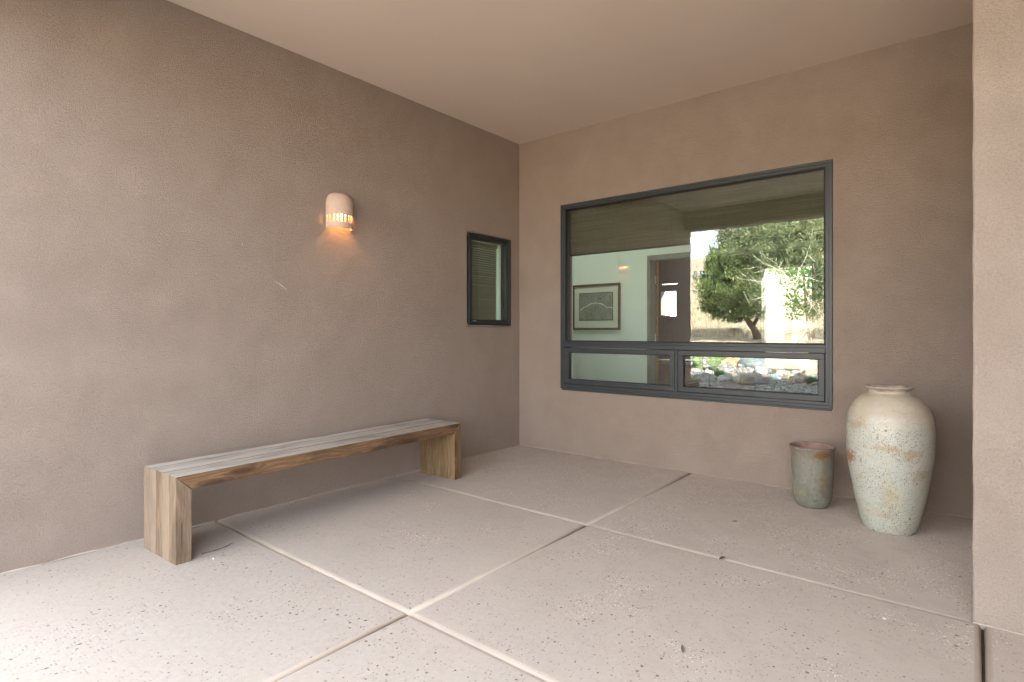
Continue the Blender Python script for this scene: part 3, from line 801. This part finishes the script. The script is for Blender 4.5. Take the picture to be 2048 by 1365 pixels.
# boulders
rocks = [(-1.66, -11.8, .42, .36, .36, (.50, .36, .24), 'rounded tan boulder at the back of the rock garden'),
 (-.91, -11.5, .37, .32, .42, (.26, .31, .33), 'blue grey boulder beside the tan one'),
 (-.01, -11.45, .66, .45, .46, (.60, .50, .36), 'widest pale yellow boulder in the rock garden'),
 (-.48, -10.33, .17, .15, .18, (.58, .57, .52), 'small pale rounded rock before the yellow boulder'),
 (-1.57, -11.0, .13, .12, .13, (.30, .32, .32), 'small grey rock before the tan boulder'),
 (-1.33, -9.02, .22, .17, .15, (.28, .30, .30), 'flat dark grey rock beside the cobbles, behind the reddish one'),
 (-.88, -9.0, .22, .17, .14, (.36, .40, .38), 'flat grey green rock among the cobbles'),
 (-.33, -8.8, .34, .22, .22, (.36, .36, .33), 'broad flat grey rock nearest the porch'),
 (-1.95, -9.94, .09, .08, .11, (.68, .67, .63), 'white stone under the cactus'),
 (-1.72, -10.05, .10, .08, .10, (.62, .60, .55), 'cream stone beside the white one'),
 (.03, -10.23, .15, .13, .14, (.66, .66, .62), 'round white rock in front of the yellow boulder'),
 (.66, -9.3, .28, .22, .20, (.46, .39, .31), 'tan grey sloping rock beside the green tuft'),
 (.36, -9.8, .12, .11, .13, (.58, .46, .25), 'yellowish upright stone in the rock garden'),
 (.03, -9.5, .14, .12, .12, (.28, .36, .38), 'bluish rounded stone in the rock garden'),
 (1.10, -9.5, .13, .12, .18, (.55, .54, .50), 'pale upright stone at the right of the green tuft'),
 (.55, -10.8, .16, .14, .14, (.42, .35, .28), 'brownish stone beside the yellow boulder'),
 (-.04, -9.2, .08, .07, .08, (.34, .22, .18), 'small reddish stone among the cobbles'),
 (1.2, -11.2, .4, .3, .3, (.30, .32, .31), 'dark grey boulder at the right of the rock garden')]
for i, (x, y, a, b, c, col, lb) in enumerate(rocks):
    bm = bmesh.new(); rock_bm(bm, (0, 0, .18*c), a, b, c, i+1, 4 if a > .2 else 3, random.uniform(-.5, .5), .35)
    o = fin('boulder', bm, plain('boulder_stone', col, .85, .28, 9, .2, bumpd=.01, bscale=14), smooth=True)
    o.location = (x, y, terr(x, y)); tag(o, lb, 'rock', 'rocks in the rock garden')

# ------------------------------------------------------------------ plants
def foliage(name, c1, c2, tr=.4):
    m = NT(name); at = m.node('ShaderNodeAttribute'); at.attribute_name = 'tone'
    c = m.mix(at.outputs['Fac'], c1, c2)
    m.done(c, .6, None, .25)
    t = m.node('ShaderNodeBsdfTranslucent'); m.put(t.inputs[0], c)
    mx = m.node('ShaderNodeMixShader'); mx.inputs[0].default_value = tr
    m.l.new(m.b.outputs[0], mx.inputs[1]); m.l.new(t.outputs[0], mx.inputs[2]); m.l.new(mx.outputs[0], m.out.inputs[0])
    return m.m
M['juniper'] = foliage('juniper_leaves', (.035, .075, .03), (.38, .47, .19))
M['pinyon'] = foliage('pinyon_needles', (.06, .095, .05), (.40, .47, .25))
M['brown_leaf'] = foliage('dry_foliage', (.10, .06, .025), (.30, .19, .07))
M['blade'] = foliage('grass_blades', (.03, .09, .03), (.14, .24, .10))
M['blade_pale'] = foliage('pale_blades', (.22, .25, .20), (.50, .52, .46))
M['straw'] = foliage('dry_straw', (.42, .35, .24), (.74, .66, .52))
M['bark'] = plain('juniper_bark', (.13, .095, .07), .95, .35, 20, .1, bumpd=.02, bscale=25)
M['dead_wood'] = plain('bleached_branch', (.62, .58, .52), .9, .2)
class Leaves:
    def __init__(s): s.v = []; s.f = []; s.t = []
    def quad(s, p, d, ln, w, tone, rnd):
        side = d.cross(Vector((rnd.gauss(0, 1), rnd.gauss(0, 1), rnd.gauss(0, 1)))).normalized()*w
        k = len(s.v); e = p+d*ln
        s.v += [p-side*.4, p+side*.4, e*.45+p*.55+side, e, e*.45+p*.55-side]
        s.f.append((k, k+1, k+2, k+3, k+4)); s.t.append(tone)
    def build(s, name, mat, parent):
        me = bpy.data.meshes.new(name); me.from_pydata([tuple(v) for v in s.v], [], s.f)
        a = me.attributes.new('tone', 'FLOAT', 'FACE'); a.data.foreach_set('value', s.t)
        return link(name, me, mat, parent)
def tree(name, label, cat, x, y, h, lobes, trunk, seed, leafmat, n_cl, n_lf, cl_r, ln, w, up, extra=None, group=None):
    rnd = random.Random(seed); z0 = terr(x, y)-.05
    root = empty(name, label, cat, (x, y, z0), 0, group)
    bm = bmesh.new(); tips = []
    for (pts, r0, r1) in trunk:
        n = len(pts); tube(bm, pts, [r0+(r1-r0)*i/(n-1) for i in range(n)], 8)
    L = Leaves()
    for i in range(n_cl):
        lb = lobes[rnd.randrange(len(lobes))]
        (cx, cy, cz), (rx, ry, rz) = lb
        d = Vector((rnd.gauss(0, 1), rnd.gauss(0, 1), rnd.gauss(0, 1))).normalized(); k = rnd.uniform(.55, 1.0)
        c = Vector((cx+d.x*rx*k, cy+d.y*ry*k, cz+d.z*rz*k))
        if i % 4 == 0:
            # limb to the clump
            st = min((Vector(p) for (pts, _, _) in trunk for p in pts[1:]), key=lambda q: (q-c).length+abs(q.z-c.z)*.4)
            mid = (st+c)/2+Vector((rnd.uniform(-.1, .1), rnd.uniform(-.1, .1), rnd.uniform(-.05, .15)))
            tube(bm, [st, mid, c], [.035, .02, .006], 5)
        ctone = rnd.random(); ht = cl_r*rnd.uniform(1.0, 2.0)
        nn = int(n_lf*rnd.uniform(.5, 1.3))
        for q in range(nn):
            e = Vector((rnd.gauss(0, 1), rnd.gauss(0, 1), rnd.gauss(0, 1)))*cl_r*.42
            e.z = abs(rnd.gauss(0, .5))*ht - ht*.3
            e.x *= 1-.4*max(0, e.z/ht); e.y *= 1-.4*max(0, e.z/ht)
            dr = (e.normalized()*.6+Vector((rnd.gauss(0, .3), rnd.gauss(0, .3), up))).normalized()
            L.quad(c+e, dr, ln*rnd.uniform(.6, 1.3), w*rnd.uniform(.6, 1.3), min(1, max(0, ctone*.75+rnd.uniform(-.1, .3))), rnd)
    fin('trunk', bm, 'bark', root, smooth=True)
    L.build('crown', leafmat, root)
    if extra: extra(root, rnd)
    return root
def bare(center, rad, n, seed):
    def f(root, rnd):
        bm = bmesh.new()
        for i in range(n):
            d = Vector((rnd.uniform(-1, .6), rnd.uniform(.2, 1), rnd.uniform(-.5, .8))).normalized()
            p = Vector(center); pts = [p.copy()]
            for k in range(5):
                d = (d+Vector((rnd.gauss(0, .25), rnd.gauss(0, .25), rnd.gauss(0, .2)))).normalized(); p = p+d*rad/5; pts.append(p.copy())
                if k > 1:
                    e = (d+Vector((rnd.gauss(0, .6), rnd.gauss(0, .6), rnd.gauss(0, .6)))).normalized()
                    tube(bm, [p, p+e*rad*.18, p+e*rad*.32+Vector((0, 0, .05))], [.012, .008, .004], 4)
            tube(bm, pts, [.03, .024, .018, .013, .009, .005], 5)
        fin('bare_branches', bm, 'dead_wood', root, smooth=True)
    return f
G1 = 'evergreen trees beyond the driveway'
tree('juniper_tree', 'bushy upright juniper with bright tufts and a leaning trunk beyond the driveway', 'tree', -4.75, -24.6, 6,
     [((-.9, 0, 2.5), (1.6, 1.3, 1.7)), ((-1.0, .3, 1.7), (1.4, 1.1, .9)), ((-1.9, .2, 2.3), (.95, 1.0, 1.2)), ((.2, .3, 2.3), (1.1, 1, 1.1)), ((-.3, .3, 4.1), (1.3, 1.1, 1.3)), ((.5, -.1, 3.6), (1.0, 1.0, 1.3)), ((-1.1, 0, 4.2), (.8, .8, 1.0)), ((-1.9, .1, 3.7), (.35, .4, .8)), ((.4, 0, 5.2), (.9, .8, .9))],
     [([(.15, 0, 0), (-.05, 0, .55), (-.35, .1, 1.1), (-.8, .1, 1.9), (-1.1, .1, 2.8)], .17, .06), ([(-.1, 0, .6), (.2, .1, 1.3), (.2, .1, 2.4), (.1, .1, 3.6)], .12, .04), ([(-.35, .1, 1.1), (-1.1, .2, 1.6), (-1.8, .2, 2.3)], .07, .03)],
     11, 'juniper', 720, 60, .30, .17, .030, 1.0, group=G1)
tree('pinyon_tree', 'spreading pinyon with bare bleached branches at the right of the juniper', 'tree', -2.35, -19.8, 6,
     [((0, 0, 2.7), (1.5, 1.3, 1.5)), ((1.2, .3, 1.9), (1.2, 1.0, 1.2)), ((-1.0, .2, 4.0), (1.2, 1.1, 1.0)), ((.7, 0, 4.4), (1.5, 1.2, 1.2)), ((-.2, .4, 1.8), (.9, .8, .8)), ((.9, .1, 2.6), (.8, .8, 1.1)), ((-1.7, .1, 4.6), (.9, .8, .7))],
     [([(.25, 0, 0), (.3, 0, .8), (.2, .05, 1.8), (.1, 0, 3.0), (.2, 0, 4.2)], .15, .05), ([(.25, 0, 1.2), (-.5, .1, 2.2), (-1.3, .1, 3.8)], .08, .03)],
     23, 'pinyon', 500, 54, .30, .14, .022, .45, bare((.75, 1.1, 2.2), 1.7, 12, 5), group=G1)
tree('brown_tree', 'drier brownish evergreen at the far right behind the pinyon', 'tree', .2, -22.5, 6,
     [((0, 0, 3.6), (1.5, 1.3, 1.9)), ((.8, .2, 2.0), (1.1, 1.0, 1.0)), ((-.8, .2, 4.6), (1.1, 1.0, 1.0))],
     [([(-.4, 0, 0), (-.35, 0, 1.0), (-.1, .05, 2.6), (0, 0, 4.2)], .14, .05)],
     31, 'brown_leaf', 200, 46, .30, .15, .024, .5, group=G1)
tree('background_tree', 'tall dense green tree behind the juniper and the pinyon', 'tree', -5.2, -33, 8,
     [((0, 0, 4.3), (2.0, 1.6, 2.2)), ((1.8, 0, 4.2), (2.0, 1.6, 2.4)), ((1.2, 0, 6.2), (1.8, 1.4, 1.4))],
     [([(.3, 0, 0), (.3, 0, 1.5), (.1, .1, 3.4), (.6, 0, 5.2)], .2, .07)],
     41, 'juniper', 260, 48, .42, .22, .040, .8, group=G1)

tree('courtyard_tree', 'small leafy tree with pale stems in the courtyard, seen through the far room window', 'tree', 1.75, 4.95, 2.6,
     [((0, 0, 1.95), (.42, .3, .5)), ((.25, .1, 1.35), (.3, .25, .4)), ((-.15, 0, 2.35), (.35, .25, .35))],
     [([(.1, 0, 0), (.08, 0, .5), (.02, 0, 1.0), (-.05, 0, 1.7), (-.1, 0, 2.4)], .035, .012)],
     51, 'blade', 90, 40, .16, .06, .016, .2, bare((.1, -.1, 1.5), .9, 7, 9))
def tuft(x, y, h, w, n, mat, label, name='grass_tuft', cat='grass tuft', z=None):
    rnd = random.Random(int(x*100)+int(y*37)); L = Leaves()
    for i in range(n):
        a = rnd.uniform(0, 6.28); r = w*.25*rnd.random(); lean = rnd.uniform(.05, .9)*w/h
        d = Vector((math.cos(a)*lean, math.sin(a)*lean, 1)).normalized()
        p = Vector((math.cos(a)*r, math.sin(a)*r, 0)); ln = h*rnd.uniform(.6, 1.05)
        L.quad(p, d, ln, .006+h*.012, rnd.random(), rnd)
    o = L.build(name, mat, None); o.location = (x, y, terr(x, y) if z is None else z); return tag(o, label, cat, 'tufts of grass in the rock garden')
tuft(-1.22, -9.47, .26, .26, 150, 'blade', 'green grass tuft between flat grey rocks')
tuft(.96, -9.05, .24, .24, 220, 'blade', 'deep green grass tuft beside the tan grey rock')
tuft(.12, -10.95, .34, .42, 120, 'blade_pale', 'pale spiky tuft in front of the yellow boulder')
tuft(-.36, -8.45, .19, .20, 260, 'straw', 'rounded brownish tuft at the front of the rocks')
tuft(-.14, -10.30, .42, .15, 40, 'straw', 'thin tall dry tuft beside the pale rounded rock')
tuft(-1.5, -8.5, .20, .30, 160, 'blade_pale', 'pale twiggy tuft at the left of the cobbles')
tuft(1.45, -10.0, .4, .4, 200, 'blade', 'large dark green tuft at the right of the rock garden')
# prickly pear
def cactus(x, y):
    root = empty('prickly_pear', 'pale green prickly pear cactus at the left of the rock garden', 'cactus', (x, y, terr(x, y)))
    rnd = random.Random(4); m = plain('cactus_pad', (.22, .30, .13), .6, .25, 8)
    sp = [(0, 0, .05, 0)]; 
    for i in range(30):
        px, py, pz, t = sp[rnd.randrange(len(sp))] if i > 3 else (rnd.uniform(-.4, .4), rnd.uniform(-.15, .15), .02, 0)
        a = rnd.uniform(-.9, .9); yaw = rnd.uniform(-.8, .8); s = rnd.uniform(.10, .15)
        bm = bmesh.new(); bmesh.ops.create_uvsphere(bm, u_segments=16, v_segments=10, radius=1)
        for v in bm.verts:
            zz = v.co.z; k = .75+.25*(zz+1)/2
            v.co = Vector((v.co.x*s*.78*k, v.co.y*.018, (zz+1)*s))
        mt = Matrix.Translation((px, py, pz)) @ Matrix.Rotation(yaw, 4, 'Z') @ Matrix.Rotation(a, 4, 'Y')
        bm.transform(mt); fin('pad', bm, m, root, smooth=True)
        tip = mt @ Vector((0, 0, 1.85*s))
        if tip.z < .5: sp.append((tip.x, tip.y, tip.z, t+1))
cactus(-2.0, -10.3)
# dry grass on the slope
L = Leaves(); rnd = random.Random(77)
for i in range(26000):
    y = -rnd.uniform(25, 55); x = rnd.uniform(-26, 2)
    if x > 3.7+y*.27+3.5 or x < 3.7+y*.42-2.5: continue
    if mnoise.noise(Vector((x*.4, y*.4, 0))) < -.15: continue
    z = terr(x, y); d = Vector((rnd.gauss(0, .35), rnd.gauss(0, .35), 1)).normalized()
    L.quad(Vector((x, y, z-.02)), d, rnd.uniform(.25, .55), rnd.uniform(.02, .045), rnd.random(), rnd)
kind(L.build('dry_grass', 'straw', None), 'stuff', 'dry yellow grass on the slope below the neighbouring house')
# shrubs in the shade of the slope
for i, (x, y, s) in enumerate(((-9.6, -30.2, .5), (-7.0, -28.5, .45), (-12, -40, .6))):
    rnd = random.Random(90+i); L = Leaves()
    for k in range(700):
        d = Vector((rnd.gauss(0, 1), rnd.gauss(0, 1), abs(rnd.gauss(0, .8)))).normalized()
        L.quad(d*s*rnd.uniform(.3, .8), (d+Vector((0, 0, .5))).normalized(), s*.3, .03, rnd.random(), rnd)
    o = L.build('shrub', ['pinyon', 'brown_leaf', 'juniper'][i], None); o.location = (x, y, terr(x, y)-.05)
    tag(o, ['low grey green shrub on the slope left of the juniper', 'low brown shrub just left of the juniper trunk', 'dark green shrub halfway up the grassy slope'][i], 'shrub', 'low shrubs on the slope')

# ------------------------------------------------------------------ neighbouring house on the rise
nh = empty('neighbour_house', 'pale adobe style house with small windows on the grassy rise', 'house', (-22, -62, 4.6))
bm = grid_wall('y', -.0, -.4, [-14, 10.5], [-1.5, 5.3], [(-.62, -.25, 2.7, 3.85), (.15, .72, 2.75, 3.85)])
fin('wall', bm, 'far_stucco', nh, bevel=.08, seg=3)
B('wall', 'far_stucco', nh, (-14, -9, -1.5, 10.4, -.41, 5.0), bevel=.1, seg=3)
B('upper_storey', 'far_stucco', nh, (1.6, -8.5, 3.0, 14, -1.8, 6.6), bevel=.15, seg=3)
B('garden_wall', 'far_stucco', nh, (-12, 5.6, -1.4, 11, 6.0, 2.1), bevel=.06, seg=3)
for a, b, c, d in ((-.62, -.25, 2.7, 3.85), (.15, .72, 2.75, 3.85)):
    bm = bmesh.new(); ring(bm, 'y', -.16, -.06, a+.002, b-.002, c+.002, d-.002, .09)
    wf = fin('window', bm, 'frame', nh); B('pane', plain('window_sky_glass', (.25, .33, .40), .08), wf, (a+.092, -.14, c+.092, b-.092, -.11, d-.092))

# ------------------------------------------------------------------ light
SUN_EL, SUN_AZ = 33, 38   # azimuth measured from +Y towards +X
world = bpy.data.worlds.new('World'); scene.world = world; world.use_nodes = True
wt = world.node_tree; bg = wt.nodes['Background']
sk = wt.nodes.new('ShaderNodeTexSky'); sk.sky_type = 'NISHITA'; sk.sun_disc = False
sk.sun_elevation = R(SUN_EL); sk.sun_rotation = R(SUN_AZ); sk.altitude = 1800; sk.air_density = 1.0; sk.dust_density = 1.6
tc = wt.nodes.new('ShaderNodeTexCoord'); mp = wt.nodes.new('ShaderNodeMapping'); mp.inputs['Scale'].default_value = (1, 1, 3.2)
wt.links.new(tc.outputs['Generated'], mp.inputs[0])
nz = wt.nodes.new('ShaderNodeTexNoise'); nz.inputs['Scale'].default_value = 1.6; nz.inputs['Detail'].default_value = 6; nz.inputs['Roughness'].default_value = .6
wt.links.new(mp.outputs[0], nz.inputs['Vector'])
mr = wt.nodes.new('ShaderNodeMapRange'); mr.inputs[1].default_value = .36; mr.inputs[2].default_value = .66; mr.inputs[3].default_value = .35; mr.inputs[4].default_value = .9
wt.links.new(nz.outputs['Fac'], mr.inputs[0])
mx = wt.nodes.new('ShaderNodeMix'); mx.data_type = 'RGBA'
wt.links.new(mr.outputs[0], mx.inputs['Factor']); wt.links.new(sk.outputs[0], mx.inputs['A'])
mx.inputs['B'].default_value = (5.6, 5.5, 5.3, 1)
wt.links.new(mx.outputs['Result'], bg.inputs[0]); bg.inputs[1].default_value = .15
sun = bpy.data.lights.new('sun', 'SUN'); sun.energy = 5; sun.angle = R(.6); sun.color = (1, .93, .82)
so = bpy.data.objects.new('sun', sun); C.objects.link(so)
d = Vector((math.sin(R(SUN_AZ))*math.cos(R(SUN_EL)), math.cos(R(SUN_AZ))*math.cos(R(SUN_EL)), math.sin(R(SUN_EL))))
so.rotation_euler = (-d).to_track_quat('-Z', 'Y').to_euler()

# ------------------------------------------------------------------ camera
cam = bpy.data.cameras.new('camera'); co = bpy.data.objects.new('camera', cam); C.objects.link(co)
co.location = (3.7264, -4.6706, 1.2); co.rotation_euler = (R(90), 0, R(39.326))
cam.sensor_width = 36; cam.lens = 1133.5/2048*36; cam.shift_y = -(682.5-663.0)/2048
cam.clip_start = .05; cam.clip_end = 2000
scene.camera = co
vs = scene.view_settings; vs.view_transform = 'Standard'; vs.look = 'None'; vs.exposure = 3.45; vs.gamma = 1
scene.cycles.use_denoising = True
scene.cycles.max_bounces = 10; scene.cycles.diffuse_bounces = 6; scene.cycles.glossy_bounces = 4; scene.cycles.transparent_max_bounces = 16
scene.cycles.sample_clamp_indirect = 6; scene.cycles.caustics_reflective = False; scene.cycles.caustics_refractive = False
